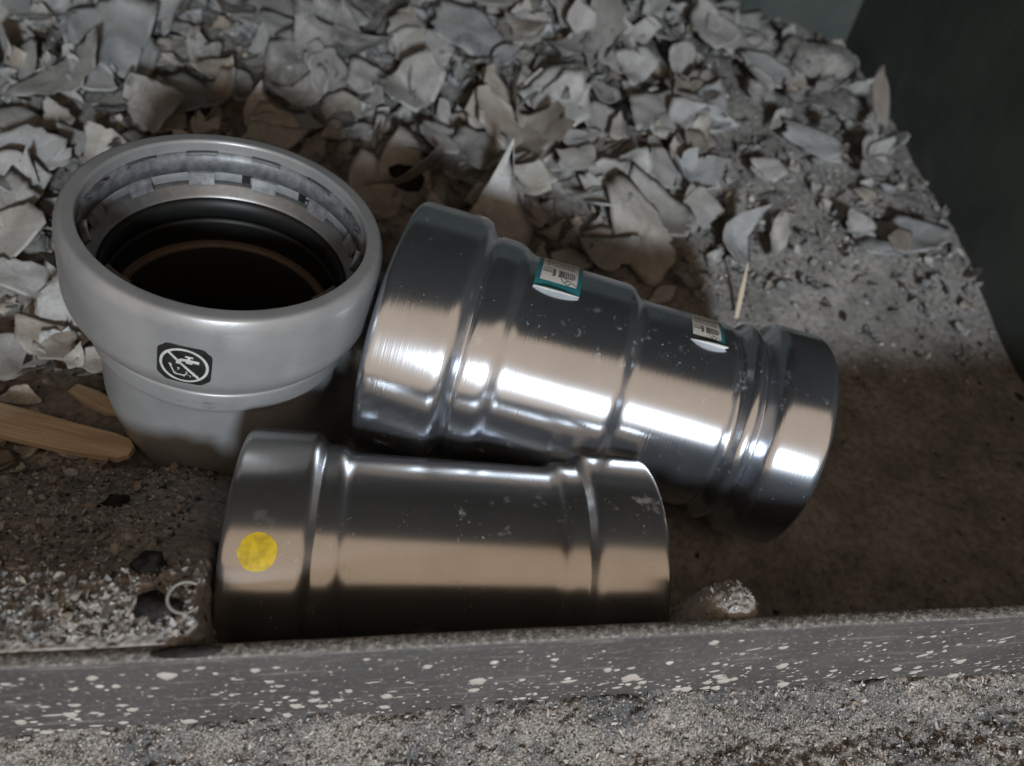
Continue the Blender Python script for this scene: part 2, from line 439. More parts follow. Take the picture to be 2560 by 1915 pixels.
def stroke(pts, wd, h):
    v = []; f = []
    for i in range(len(pts)):
        p = Vector(pts[i]); a = Vector(pts[max(0, i - 1)]); b = Vector(pts[min(len(pts) - 1, i + 1)])
        d = (b - a)
        if d.length < 1e-9: d = Vector((1, 0))
        d.normalize(); n = Vector((-d.y, d.x)) * wd / 2
        v += [(p.x + n.x, p.y + n.y, h), (p.x - n.x, p.y - n.y, h)]
    for i in range(len(pts) - 1): f.append((2 * i, 2 * i + 1, 2 * i + 3, 2 * i + 2))
    return v, f
def seg(p, q, n=8): return [(p[0] + (q[0] - p[0]) * k / n, p[1] + (q[1] - p[1]) * k / n) for k in range(n + 1)]
def join(parts):
    V, Fc = [], []
    for v, f in parts: o0 = len(V); V += v; Fc += [tuple(i + o0 for i in q) for q in f]
    return V, Fc
def text_flat(txt, size, h):
    cu = bpy.data.curves.new('t', 'FONT'); cu.body = txt; cu.size = size; cu.align_x = 'CENTER'; cu.align_y = 'CENTER'
    o = bpy.data.objects.new('t', cu); me = bpy.data.meshes.new_from_object(o)
    v = [(p.co.x, p.co.y, h) for p in me.vertices]; f = [tuple(p.vertices) for p in me.polygons]
    bpy.data.objects.remove(o); bpy.data.curves.remove(cu); bpy.data.meshes.remove(me)
    return v, f
def cyl_part(name, vf, r, s0, a0, m, parent):
    return obj(name, mesh(name, on_cyl(vf[0], r, s0, a0), vf[1], m, smooth=True), parent)

# --- reducer
P0 = at(975, 815, .208); P1 = at(1972, 1100, .210)
M, LEN = fit_matrix(P0, P1)
RED0, RED1 = P0, P1
red = empty('reducer_coupling', M)
tag(red, 'large shiny steel reducing coupling with two stickers, lying behind the satin coupling', 'pipe fitting', 'press fittings in the ash')
k = LEN
R1, R2 = .0346, .0290
pr = [(.006, R1 - .0058, 0), (.0005, R1 - .0058, .0006), (0, R1 - .0035, .0010), (.0012, R1, .0040), (.172 * k, R1, .0026), (.198 * k, R1 - .0042, .0010), (.208 * k, .0311, .0008),
      (.258 * k, .0309, .0020), (.288 * k, .0287, .0014), (.530 * k, .0284, .0036), (.553 * k, .0256, .0018), (.776 * k, .0253, .0020), (.794 * k, .0238, .0014), (.814 * k, .0269, .0013), (.830 * k, .0269, .0013), (.850 * k, .0238, .0014), (.876 * k, R2, .0020), (.992 * k, R2, .0060), (1.0 * k, R2 - .0045, .0012), (.998 * k, R2 - .0056, .0005), (.95 * k, R2 - .0056, 0)]
pr = round_prof(pr)
pr = pr + [(.93 * k, .0215), (.56 * k, .0215), (.5 * k, .0250), (.2 * k, .0250), (.006, R1 - .0058)]
obj('body', lathe_x(pr, 192, BRIGHT), red)
def sticker(name, s0, a0, r, wd, ht, lab, tabw, tilt=0):
    st = cyl_part(name, patch(wd, ht, 8, 16, .00012), r, s0, a0, TEAL, red); st['label'] = lab
    cyl_part('panel', patch(wd * .80, ht * .84, 8, 16, .00022, cy=ht * .07), r, s0, a0, WHITE, st)
    t1 = text_flat('REMOVE', wd * .17, .0003); t2 = text_flat('STICKER', wd * .17, .0003)
    up = lambda vf, dy: ([(x, y + dy, h) for x, y, h in vf[0]], vf[1])
    cyl_part('lettering', join([up(t1, ht * .23), up(t2, ht * .08)]), r, s0, a0, INK, st)
    d = []; W = wd * .38; ln = wd * .022; y0 = -ht * .13; e = .0003
    for yy in (-.03, .03): d.append(stroke(seg((-W, y0 + yy * wd), (-W * .35, y0 + yy * wd)), ln, e))
    d.append(stroke(seg((-W, y0 + .13 * wd), (-W * .45, y0 + .13 * wd)), ln, e))
    for xx, hh in ((-.42, .17), (-.34, .17), (-.08, .15), (.0, .15), (.1, .12), (.18, .12), (.3, .12), (.42, .12), (.55, .13), (.68, .13), (.8, .10)):
        d.append(stroke([(W * xx + .03 * wd * math.cos(q), y0 + hh * wd * math.sin(q)) for q in [(-1.3 + 2.6 * i / 10) for i in range(11)]], ln, e))
    for yy in (.12, -.12): d.append(stroke(seg((0, y0 + yy * wd), (W * .8, y0 + yy * wd)), ln, e))
    hx, hy = W * .1, y0 - .15 * wd
    d.append(stroke([(hx, hy), (hx + .05 * wd, hy - .12 * wd), (hx + .16 * wd, hy - .22 * wd), (hx + .24 * wd, hy - .26 * wd)], ln, e))
    d.append(stroke([(hx + .08 * wd, hy - .01 * wd), (hx + .16 * wd, hy - .05 * wd), (hx + .30 * wd, hy - .13 * wd), (hx + .38 * wd, hy - .2 * wd)], ln, e))
    for q in (0, .07): d.append(stroke(seg((hx + (.1 + q) * wd, hy - (.14 + q * .8) * wd), (hx + (.17 + q) * wd, hy - (.07 + q * .8) * wd), 3), ln, e))
    cyl_part('drawing', join(d), r, s0, a0, INK, st)
    # loose end of the strip, lifted off the metal
    v = []; f = []; nu, nv = 12, 6
    for j in range(nv + 1):
        for i in range(nu + 1):
            a = -1 + 2 * i / nu; b = j / nv
            bow = (1 - a * a) * .55 + .15 * (a + 1) * tilt
            v.append((a * tabw / 2 + tilt * b * .0008, -ht / 2 - b * (.0002 + .0006 * (1 - a * a)), .0001 + b * (.0016 * bow + .0004)))
    for j in range(nv):
        for i in range(nu): q = j * (nu + 1) + i; f.append((q, q + 1, q + nu + 2, q + nu + 1))
    nvv = len(v); v += [(x, y - .00012, h - .00012) for x, y, h in v[:nvv]]; f += [tuple(reversed([i + nvv for i in q])) for q in f]
    cyl_part('pull_tab', (v, f), r, s0, a0, WHITE, st)
    return st
sticker('sticker', .352 * k, R(61), .02865, .0116, .0195, 'larger teal and white sticker nearer the wide end', .0114)
sticker('sticker', .703 * k, R(59), .02525, .0092, .0140, 'smaller teal and white sticker nearer the narrow end', .0090, 1)

# --- straight coupling
P0 = at(594, 1384, .1735); P1 = at(1574, 1436, .1895)
M, LEN = fit_matrix(P0, P1)
CPL0, CPL1 = P0, P1
cpl = empty('straight_coupling', M)
tag(cpl, 'satin steel straight coupling with a yellow dot, lying nearest the front lip', 'pipe fitting', 'press fittings in the ash')
k = LEN; RC = .0287
half = [(.006, RC - .0050, 0), (.0004, RC - .0050, .0005), (0, RC - .0030, .001), (.0008, RC, .0034), (.172 * k, RC, .0028), (.192 * k, .0262, .0010), (.200 * k, .0261, .0008),
        (.236 * k, .0260, .0014), (.258 * k, .0246, .0012)]
pr = half + [(k - s, r, q) for s, r, q in reversed(half)]
pr = round_prof(pr) + [(.8 * k, .0235), (.2 * k, .0235), (.006, RC - .0050)]
obj('body', lathe_x(pr, 192, DULL), cpl)
v = [(0, 0, .00015)]; f = []; n = 48; rd = .0037
for ring in range(1, 5):
    for q in range(n):
        a = 2 * math.pi * q / n; rr = rd * ring / 4 * (1 + (.012 * math.sin(5 * a) - .09 * math.exp(-((a - 2.85) / .16) ** 2) - .03 * math.exp(-((a - 3.9) / .12) ** 2) if ring == 4 else 0))
        v.append((rr * math.cos(a), rr * math.sin(a), .00015))
for q in range(n): f.append((0, 1 + q, 1 + (q + 1) % n))
for ring in range(3):
    for q in range(n): a0 = 1 + ring * n; f.append((a0 + q, a0 + n + q, a0 + n + (q + 1) % n, a0 + (q + 1) % n))
cyl_part('yellow_dot', (v, f), RC, .083 * k, R(1), YELLOW, cpl)

# --- elbow
EQ = .948; EK = .905; MC = at(575, 541, .191 * EK)
elb = empty('elbow_fitting', Matrix.Translation(MC) @ Matrix.Scale(EK, 4) @ Matrix.Rotation(R(3), 4, Vector((-FW.y, FW.x, 0)).normalized()) @ Matrix.Rotation(R(10), 4, Vector((FW.x, FW.y, 0)).normalized()))
tag(elb, 'grey coated elbow fitting standing with its wide open mouth upwards', 'pipe fitting', 'press fittings in the ash')
az_leg = R(40)                    # the other leg runs back and to the right, down into the ash
dleg = Vector((math.cos(az_leg), math.sin(az_leg), 0)); side = Vector((-dleg.y, dleg.x, 0)); ZU = Vector((0, 0, 1))
AF = math.atan2(CAMP.y - MC.y, CAMP.x - MC.x)   # the side that faces the viewer
RB = .030; zb = -.031; rp = .0315
sock = round_prof([(-.0, .0335, 0), (0, .0342, .0004), (0, .0371, .0009), (-.0028, .0384, .0016), (-.0205, .0386, .006), (-.0256, .0360, .004), (-.0278, .0338, .0010), (-.0287, .0332, .0004), (-.0294, .0337, .0006),
                   (-.0350, .0336, .0012), (-.0361, .0322, .0008), (-.0374, .0317, .0008), (-.0390, .0315, 0), (-.0420, .0315, 0), (-.0460, .0315, 0)], 4)
sock[0] = (-.0012, .0336)
rings = []
NS = 128
inner = [(-.0125, .0342), (-.0122, .0347), (-.0012, .0347)]
def ring_at(c, e1, e2, r): return [c + e1 * (r * math.cos(2 * math.pi * q / NS)) + e2 * (r * math.sin(2 * math.pi * q / NS)) for q in range(NS)]
for z, r in inner[:2]: rings.append(ring_at(Vector((0, 0, z)), Vector((1, 0, 0)), Vector((0, 1, 0)), r))
for z, r in sock: rings.append(ring_at(Vector((0, 0, z)), Vector((1, 0, 0)), Vector((0, 1, 0)), r))
bend = []
for j in range(1, 17):
    ph = R(90) * j / 16
    c = Vector((0, 0, -.0500)) + dleg * (RB - RB * math.cos(ph)) + ZU * (-RB * math.sin(ph))
    e_out = (dleg * -math.cos(ph) + ZU * -math.sin(ph))
    # ring basis must match the mouth's ring basis: rotate X, Y about 'side'
    rot = Matrix.Rotation(-ph, 3, side)
    bend.append((c, rot @ Vector((1, 0, 0)), rot @ Vector((0, 1, 0))))
for c, a, b in bend: rings.append(ring_at(c, a, b, rp))
c, a, b = bend[-1]
for d, r in ((.004, .030), (.006, .0345), (.010, .035), (.012, .0365), (.016, .040), (.028, .040), (.031, .038), (.031, .034), (.02, .034)):
    rings.append(ring_at(c + dleg * d, a, b, r))
rings.append(ring_at(c, a, b, .0265))
for c, a, b in reversed(bend): rings.append(ring_at(c, a, b, .0265))
v = [p for r_ in rings for p in r_]; f = []
for i in range(len(rings) - 1):
    for q in range(NS):
        q2 = (q + 1) % NS; f.append((i * NS + q, (i + 1) * NS + q, (i + 1) * NS + q2, i * NS + q2))
nf = len(f)
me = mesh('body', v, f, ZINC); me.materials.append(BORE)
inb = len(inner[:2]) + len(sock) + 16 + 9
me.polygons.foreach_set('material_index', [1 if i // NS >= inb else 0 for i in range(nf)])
obj('body', me, elb)
def lathe_z(prof, n=128, m=None, name='ring', a_from=0, a_to=2 * math.pi):
    v = []; f = []; full = abs(a_to - a_from - 2 * math.pi) < 1e-6; nn = n if full else n + 1
    for (z, r) in prof:
        for q in range(nn): a = a_from + (a_to - a_from) * q / n; v.append((EQ * r * math.cos(a), EQ * r * math.sin(a), z))
    for i in range(len(prof) - 1):
        for q in range(n):
            q2 = (q + 1) % nn; f.append((i * nn + q, i * nn + q2, (i + 1) * nn + q2, (i + 1) * nn + q))
    return v, f
# pale plastic ring behind the grip ring
v, f = lathe_z([(-.0016, .0364), (-.0016, .0357), (-.0128, .0357), (-.0128, .0364)]); obj('cutter_ring', mesh('cutter_ring', v, f, PLASTIC), elb)
# toothed grip ring: a band with tabs bent inwards along both rims
tabs = 12; parts = []
parts.append(lathe_z([(-.0036, .0356), (-.0036, .0352), (-.0098, .0352), (-.0098, .0356)]))
pitch = 2 * math.pi / tabs; off = AF + math.pi + .12
band = len(parts[0][0])
grip = obj('grip_ring', mesh('grip_ring', parts[0][0], parts[0][1], GRIP), elb)
for q in range(tabs):
    a = off + q * pitch
    v, f = lathe_z([(-.0096, .03535), (-.0100, .0347), (-.0128, .0333), (-.0129, .0335), (-.0104, .0351)], 6, None, 'tooth', a - .105, a + .105)
    obj('tooth', mesh('tooth', v, f, GRIP, smooth=False), grip)
    a2 = off + (q + 0) * pitch
    v, f = lathe_z([(-.0040, .03535), (-.0030, .0346), (-.0024, .0330), (-.0030, .0329), (-.0044, .0349)], 6, None, 'tooth', a2 - .12, a2 + .12)
    obj('tooth', mesh('tooth', v, f, GRIP, smooth=False), grip)
# black printed strokes on the plastic ring
pv = []
for (aa, z0, z1, da) in ((.53, -.0099, -.0127, .035), (.44, -.0099, -.0104, .06), (.40, -.0099, -.0113, .02), (.04, -.0099, -.0127, .035), (-.08, -.0121, -.0127, .07), (-.02, -.0108, -.0116, .05)):
    a = off - .75 * pitch - .5 + aa
    pv.append(lathe_z([(z0, .03560), (z1, .03560)], 4, None, 'p', a - da, a + da))
v, f = join(pv); obj('ring_print', mesh('ring_print', v, f, BLACKP, smooth=False), elb)
v, f = lathe_z([(-.0130, .0365), (-.0131, .0352), (-.0136, .0346), (-.0158, .0328), (-.0163, .0322), (-.0168, .0321), (-.0172, .0324)]); obj('separator_ring', mesh('separator_ring', v, f, STEELIN), elb)
v, f = lathe_z([(-.0168, .0326)] + [(-.0195 + .0033 * math.cos(t), .0324 - .0022 * math.sin(t)) for t in np.linspace(.2, 2.9, 10)] + [(-.0225, .0322), (-.0228, .0305), (-.0240, .0303), (-.0300, .0300)]); obj('seal_ring', mesh('seal_ring', v, f, RUBBER), elb)
v, f = lathe_z([(-.0298, .0302), (-.0300, .0290), (-.0306, .0282), (-.0312, .0280)]); obj('pipe_stop', mesh('pipe_stop', v, f, plain('brown_steel', (.085, .062, .045), .5)), elb)
v, f = lathe_z([(-.0312, .0280), (-.0330, .0275), (-.0540, .0266)]); obj('bore', mesh('bore', v, f, BORE), elb)
# no-drinking-water mark: black rounded square with a struck-out tap and glass
def on_elbow(vf, a0, z0, r0=.0384):
    out = []
    for x, y, h in vf[0]:
        a = a0 + x / r0; z = z0 + y
        # radius of the band at this height
        rr = np.interp(-z, [-s[0] for s in sock], [s[1] for s in sock])
        out.append(((rr + h) * math.cos(a), (rr + h) * math.sin(a), z))
    return out, vf[1]
A0, Z0 = AF - R(19.5), -.0143; SW, SH = .0118, .0120; rotm = R(-2)
def rr_(vf): return ([(x * math.cos(rotm) - y * math.sin(rotm), x * math.sin(rotm) + y * math.cos(rotm), h) for x, y, h in vf[0]], vf[1])
v, f = on_elbow(rr_(patch(SW, SH, 16, 16, .00012, corner=.22)), A0, Z0); mark = obj('warning_mark', mesh('warning_mark', v, f, BLACKP), elb)
d = []; e = .00025; lw = .0006
circ = [(.0050 * math.cos(t), .0050 * math.sin(t)) for t in np.linspace(0, 2 * math.pi, 49)]
d.append(stroke(circ, lw, e)); d.append(stroke(seg((-.0035, .0035), (.0035, -.0035), 12), lw, e + .00002))
v, f = on_elbow(rr_(join(d)), A0, Z0); obj('prohibition_circle', mesh('prohibition_circle', v, f, GREYP), mark)
tap = [stroke([(-.0013, .0004), (-.0012, .0013), (-.0006, .0018), (.0002, .0019), (.0032, .0017)], .00085, e + .00004), stroke(seg((.0010, .0020), (.0010, .0030), 3), .0006, e + .00006),
       stroke(seg((.0002, .0031), (.0019, .0031), 3), .0005, e + .00008), stroke(seg((.0004, .0014), (.0018, .0013), 3), .0007, e + .0001)]
v, f = on_elbow(rr_(join(tap)), A0, Z0); obj('tap_symbol', mesh('tap_symbol', v, f, GREYP), mark)
gl = [stroke(seg((-.0030, -.0004), (-.0019, -.0030), 5), .00028, e), stroke(seg((-.0019, -.0030), (.0003, -.0030), 5), .00035, e + .00002), stroke(seg((.0003, -.0030), (.0007, -.0022), 5), .00028, e),
      stroke(seg((-.0031, -.0001), (-.0027, -.0008), 3), .0005, e), stroke(seg((-.0013, -.0009), (-.0009, -.0012), 3), .0004, e)]
for q in range(14): x, y = random.uniform(-.002, .003), random.uniform(-.0034, -.0014); gl.append(stroke(seg((x, y), (x + .00025, y + random.uniform(-.0002, .0002)), 2), .00018, e + .00003))
v, f = on_elbow(rr_(join(gl)), A0, Z0); obj('glass_symbol', mesh('glass_symbol', v, f, GREYP), mark)

# ------------------------------------------------------------------ charred flakes
TONES = {'pale grey': (.34, .335, .33), 'bluish grey': (.225, .231, .238), 'grey': (.255, .248, .24), 'tan': (.30, .26, .218), 'brown': (.20, .172, .145), 'dark grey': (.12, .118, .115), 'black': (.02, .02, .02), 'beige': (.32, .30, .272), 'mauve grey': (.23, .212, .21)}
def flake_mesh(n=20, jag=.2, curl=.35, thick=.02, elong=1.0, torn=0, rings=(.3, .55, .8, 1.0)):
    nc = random.choice((4, 5, 5, 6, 6, 7)); ang = sorted(6.283 * (i_ + random.uniform(-.33, .33)) / nc for i_ in range(nc))
    cor = [(math.cos(t_) * q_, math.sin(t_) * q_) for t_ in ang for q_ in [random.uniform(.66, 1.28)]]
    tornside = random.randrange(nc)
    out = []
    for q in range(n):
        a = 2 * math.pi * q / n; r = 1
        for i_ in range(nc):
            p_, q_ = cor[i_], cor[(i_ + 1) % nc]; d_ = (q_[0] - p_[0], q_[1] - p_[1]); den = math.cos(a) * d_[1] - math.sin(a) * d_[0]
            if abs(den) < 1e-9: continue
            t_ = (p_[0] * d_[1] - p_[1] * d_[0]) / den; w_ = (p_[0] * math.sin(a) - p_[1] * math.cos(a)) / den
            if t_ > 0 and -1e-6 <= w_ <= 1 + 1e-6: r = t_ * (1 + (random.uniform(-jag, jag * .3) if i_ == tornside or random.random() < .12 else random.uniform(-.02, .02))); break
        out.append(max(.4, r))
    ax = random.uniform(0, math.pi); k1 = random.choice((1, 1, 1, -1)) * random.uniform(.15, 1.1) * curl; k2 = random.uniform(-.15, .15) * curl
    ex = random.uniform(0, 6.28); ea = random.uniform(.2, 1.6) * curl; sa, sb, sc_ = random.uniform(.05, .22) * curl, random.uniform(2, 4.5), random.uniform(0, 6.28); tw = random.uniform(-.4, .4) * curl
    nz = [(random.uniform(2, 8), random.uniform(2, 8), random.uniform(0, 6), random.uniform(0, 6)) for _ in range(3)]
    def zz(x, y):
        u = x * math.cos(ax) + y * math.sin(ax); w_ = -x * math.sin(ax) + y * math.cos(ax)
        z = k1 * u * u + k2 * w_ * w_ + tw * u * w_ + sa * math.sin(sb * u + sc_ + w_)
        e = x * math.cos(ex) + y * math.sin(ex)
        z += ea * max(0, e - .35) ** 2 * 1.6
        for a, b, c, d in nz: z += .034 * math.sin(a * x + c) * math.sin(b * y + d)
        return z
    v = [(0, 0, zz(0, 0))]
    for t in rings:
        for q in range(n):
            a = 2 * math.pi * q / n; r = out[q] * t if t > .9 else (1 * (1 - t) + out[q] * t) * t
            x, y = r * math.cos(a) * elong, r * math.sin(a); v.append((x, y, zz(x, y)))
    f = [(0, 1 + q, 1 + (q + 1) % n) for q in range(n)]
    for t in range(len(rings) - 1):
        for q in range(n): a0 = 1 + t * n; f.append((a0 + q, a0 + n + q, a0 + n + (q + 1) % n, a0 + (q + 1) % n))
    m_ = len(v); v += [(x * .985, y * .985, z - thick) for x, y, z in v]
    f += [tuple(m_ + i for i in reversed(q)) for q in list(f)]
    o0 = 1 + (len(rings) - 1) * n
    for q in range(n): a, b = o0 + q, o0 + (q + 1) % n; f.append((a, m_ + a, m_ + b, b))
    e_ = [0.0] + [max(0, (t - .55) / .45) for t in rings for _ in range(n)]; e_ = e_ + e_
    if torn:                                  # a second, smaller leaf still stuck under the first
        nv = len(v); dx, dy = random.uniform(-.3, .3), random.uniform(-.3, .3); cr, sr = math.cos(random.uniform(1, 5)), math.sin(random.uniform(1, 5)); kk = random.uniform(.75, 1.05)
        v = v + [(kk * (x * cr - y * sr) + dx, kk * (x * sr + y * cr) + dy, z * .7 - .05 - thick * 2) for x, y, z in v]; f = f + [tuple(i_ + nv for i_ in q) for q in f]; e_ = e_ + e_
    me = mesh('ash_flake', v, f, FLAKE)
    at_ = me.attributes.new('rim', 'FLOAT', 'POINT'); at_.data.foreach_set('value', e_)
    return me
GRP = 'charred flakes on the ash heap'
TOC = -FW
def put_flake(me, p, nrm, spin, sx, sy, tone, label, name='ash_flake', sz=None, group=GRP):
    o = obj(name, me)
    Z = nrm.normalized(); X = RT.copy(); X = (X - Z * X.dot(Z)).normalized(); Y = Z.cross(X)
    M = Matrix((X, Y, Z)).transposed().to_4x4(); M.translation = p
    o.matrix_world = M @ Matrix.Rotation(spin, 4, 'Z') @ Matrix.Diagonal((sx, sy, sz or math.sqrt(sx * sy), 1))
    c = TONES[tone]; j = random.uniform(.85, 1.15); o['tone'] = (c[0] * j, c[1] * j, c[2] * j)
    return tag(o, label, 'ash flake', group)
# the larger flakes of the photograph: u, v (spot), width, height (photo px), tone, curl, lean to the camera 0-1, lift, spin, label
BIG = [
 (300, 120, 250, 210, 'bluish grey', .35, .5, .004, .4, 'large bluish grey curved sheet in the upper left of the heap'),
 (390, 70, 190, 100, 'tan', .6, .3, .008, -.5, 'tan curled flake with an upturned edge, upper left'),
 (60, 50, 190, 190, 'beige', .3, .6, .005, .2, 'large beige flake in the top left corner'),
 (255, 205, 220, 130, 'pale grey', .5, .3, .004, -.4, 'ragged layered pale grey flake left of the brown hollow'),
 (400, 290, 190, 130, 'pale grey', .2, .55, .007, .1, 'pale grey flake touching the back of the elbow rim'),
 (60, 330, 170, 90, 'grey', .4, .4, .005, .2, 'grey folded flake at the left picture edge, above the elbow'),
 (55, 440, 130, 100, 'bluish grey', .3, .5, .004, .6, 'bluish grey flake left of the elbow mouth'),
 (150, 430, 130, 90, 'pale grey', .4, .6, .006, .9, 'pale grey upright flake beside the elbow rim'),
 (45, 555, 170, 150, 'grey', .2, .5, .005, .1, 'broad flat grey-brown flake at the left edge'),
 (60, 715, 230, 120, 'pale grey', .25, .4, .006, -.1, 'broad torn pale flake left of the elbow'),
 (150, 880, 240, 120, 'tan', .4, .35, .006, -.4, 'tan leaf-shaped flake above the wood splinter'),
 (30, 900, 150, 130, 'grey', .2, .3, .003, .4, 'flat greyish flake at the left edge above the wood splinter'),
 (560, 225, 120, 80, 'tan', .7, .6, .009, -.5, 'small tan curled flake behind the elbow'),
 (560, 270, 90, 70, 'brown', .7, .7, .006, .5, 'brown curled flake close behind the elbow rim'),
 (740, 200, 150, 130, 'dark grey', .5, .7, .006, .4, 'dark folded flake behind the elbow rim'),
 (690, 60, 210, 110, 'grey', .3, .4, .003, .1, 'grey crusty flake at the upper edge, behind the elbow'),
 (830, 60, 190, 110, 'pale grey', .3, .5, .006, .2, 'broad pale grey flake near the top edge, left of centre'),
 (1010, 130, 140, 120, 'beige', .5, .6, .010, -.3, 'beige curled flake left of the printed flake'),
 (1020, 265, 200, 150, 'grey', .7, .8, .012, -.1, 'upright curled grey flake above the reducer'),
 (920, 240, 120, 90, 'grey', .5, .6, .007, .3, 'grey flake leaning on the upright curled flake'),
 (1165, 130, 220, 120, 'bluish grey', .12, .55, .012, -.1, 'smooth bluish grey flake with faint printed letters'),
 (1390, 290, 160, 130, 'pale grey', .3, .6, .008, -.5, 'smooth pale white-grey flake in the middle of the heap'),
 (1320, 240, 90, 90, 'grey', .4, .5, .006, .2, 'small grey flake tucked behind the smooth pale flake'),
 (1300, 475, 190, 130, 'beige', .06, .7, .008, -.1, 'broad beige flake standing above the reducer'),
 (1310, 560, 180, 90, 'mauve grey', .05, .6, .006, -.1, 'mauve grey flake between the beige flake and the reducer'),
 (1440, 430, 150, 110, 'grey', .5, .5, .008, -.6, 'grey jagged flake right of the beige flake'),
 (1490, 480, 120, 130, 'grey', .5, .7, .007, -.8, 'grey leaf-like flake pointing down to the reducer'),
 (1600, 600, 190, 270, 'beige', .3, .6, .006, .5, 'tall pale beige sheet leaning behind the reducer'),
 (1560, 450, 110, 90, 'pale grey', .3, .5, .010, .1, 'rounded pale grey flake above the tall beige sheet'),
 (1660, 310, 200, 100, 'grey', .35, .5, .006, .1, 'broad grey flake right of the smooth pale flake'),
 (1570, 210, 110, 100, 'pale grey', .4, .5, .008, -.2, 'pale grey flake under the long dark crack'),
 (1500, 260, 70, 60, 'dark grey', .3, .5, .004, .3, 'small dark flake in the middle of the heap'),
 (1410, 70, 100, 130, 'grey', .4, .7, .010, .1, 'grey upright flake near the top edge, right of centre'),
 (1260, 30, 160, 70, 'beige', .3, .5, .008, .1, 'beige flake at the top edge, centre'),
 (1120, 40, 130, 70, 'grey', .4, .5, .005, .2, 'grey rolled flake at the top edge, left of centre'),
 (1620, 60, 150, 110, 'pale grey', .3, .5, .004, .2, 'pale crusty flake at the top edge beside the dark back wall'),
 (1770, 110, 130, 150, 'grey', .4, .6, .006, .3, 'grey crumpled flake against the back wall'),
 (1900, 215, 190, 70, 'bluish grey', .15, .6, .008, -.75, 'long slate grey chip below the tan lump'),
 (2010, 390, 210, 90, 'bluish grey', .12, .6, .008, -.5, 'slate grey chip near the right wall'),
 (1895, 465, 70, 80, 'pale grey', .2, .7, .010, .8, 'small white triangular flake left of the slate chip'),
 (1780, 445, 80, 80, 'dark grey', .2, .6, .006, .2, 'dark grey flat flake in the right half of the heap'),
 (1840, 130, 120, 110, 'grey', .3, .5, .005, -.4, 'grey flake between the long crack and the tan lump'),
 (2172, 290, 55, 170, 'brown', .2, .8, .006, .0, 'narrow brown flake standing against the right wall'),
 (2260, 610, 200, 90, 'bluish grey', .15, .4, .003, -.4, 'flat grey flake lying at the foot of the right wall'),
 (1700, 350, 190, 60, 'beige', .4, .4, .005, .05, 'long beige flake above the tall beige sheet'),
 (1230, 210, 120, 60, 'beige', .4, .4, .003, .5, 'small beige flake below the printed flake'),
 (1130, 340, 140, 80, 'brown', .4, .4, .004, .3, 'brown flake in the shaded gap above the reducer'),
 (1000, 420, 150, 110, 'brown', .35, .5, .004, .2, 'flat brown flake right of the elbow rim'),
 (860, 300, 130, 90, 'brown', .5, .5, .004, .6, 'brown flake behind the right side of the elbow rim'),
 (1480, 620, 150, 60, 'tan', .4, .4, .004, .1, 'tan flake lying just behind the reducer'),
]
placed = []
def put_big(u, v, wp, hp, tone, curl, lean, lift, spin, label):
    g = ground(u, v + hp * .15); D = (g - CAMP).dot(FW)
    nrm = Vector((0, 0, 1)).lerp((CAMP - g).normalized(), lean * .7).normalized()
    nrm = (nrm + RT * random.uniform(-.2, .2)).normalized()
    fore = abs(nrm.dot((CAMP - g).normalized()))
    sx = wp * D / F / 2; sy = hp * D / F / 2 / max(.45, fore)
    me = flake_mesh(34, .22, curl, .00035 / max(sx, sy) + .006, 1.0, rings=(.25, .5, .78, 1.0), torn=random.random() < .4)
    p = Vector((g.x, g.y, g.z + lift * .6 + .003 + max(0, sy * math.sqrt(max(0, 1 - nrm.z ** 2)) * .5)))
    o = put_flake(me, p, nrm, spin, sx, sy, tone, label); placed.append((p.x, p.y, max(sx, sy)))
    return o, p, nrm, sx, sy
for b in BIG:
    o, p, nrm, sx, sy = put_big(*b)
    if 'printed' in b[-1]:
        tv, tf = text_flat('DUIN', .42, .02)
        def zloc(x, y):
            best = min(o.data.vertices[:137], key=lambda q: (q.co.x - x) ** 2 + (q.co.y - y) ** 2); return best.co.z
        tv = [(x * .9 + .25, y * .9 - .55, zloc(x * .9 + .25, y * .9 - .55) + .05) for x, y, h in tv]
        obj('lettering', mesh('lettering', tv, tf, plain('faded_print', (.17, .17, .185), .6), smooth=False), o)

# the many smaller countable flakes
LIB = [flake_mesh(20, .2, random.choice((.25, .4, .6, .95)), .020, random.choice((1., 1.2, 1.5)), torn=k_ % 3 == 0) for k_ in range(52)]
FEET = [(MC.x, MC.y, .041), (MC.x + .03, MC.y + .03, .04)] + [tuple(RED0.lerp(RED1, t))[:2] + (.034,) for t in np.linspace(0, 1, 9)] + [tuple(CPL0.lerp(CPL1, t))[:2] + (.028,) for t in np.linspace(0, 1, 9)]
def clear(x, y, r):
    for a in FEET:
        if math.hypot(x - a[0], y - a[1]) < a[2] + r * .8: return False
    return x + r < .238 and y + r < .390
def to_px(p):
    d = p - CAMP; z = d.dot(FW); return 1280 + d.dot(RT) / z * F, 957.5 - d.dot(UP) / z * F
def zone(u, v):
    if v > 700: return 'left of the elbow body'
    if u < 340: return 'at the upper left of the heap' if v < 330 else 'left of the elbow mouth'
    if u < 950: return 'along the top edge left of centre' if v < 130 else 'behind the grey elbow'
    if u < 1300: return 'at the back of the heap in the centre' if v < 220 else 'right of the elbow rim' if u < 1100 else 'above the wide end of the reducer'
    if u < 1720: return 'at the back of the heap right of centre' if v < 200 else 'behind the narrow half of the reducer' if v > 480 else 'in the middle of the heap'
    return 'below the dark back wall' if v < 260 else 'near the dark right wall' if u > 1950 else 'in the right part of the heap'
cnt = 0; tries = 0
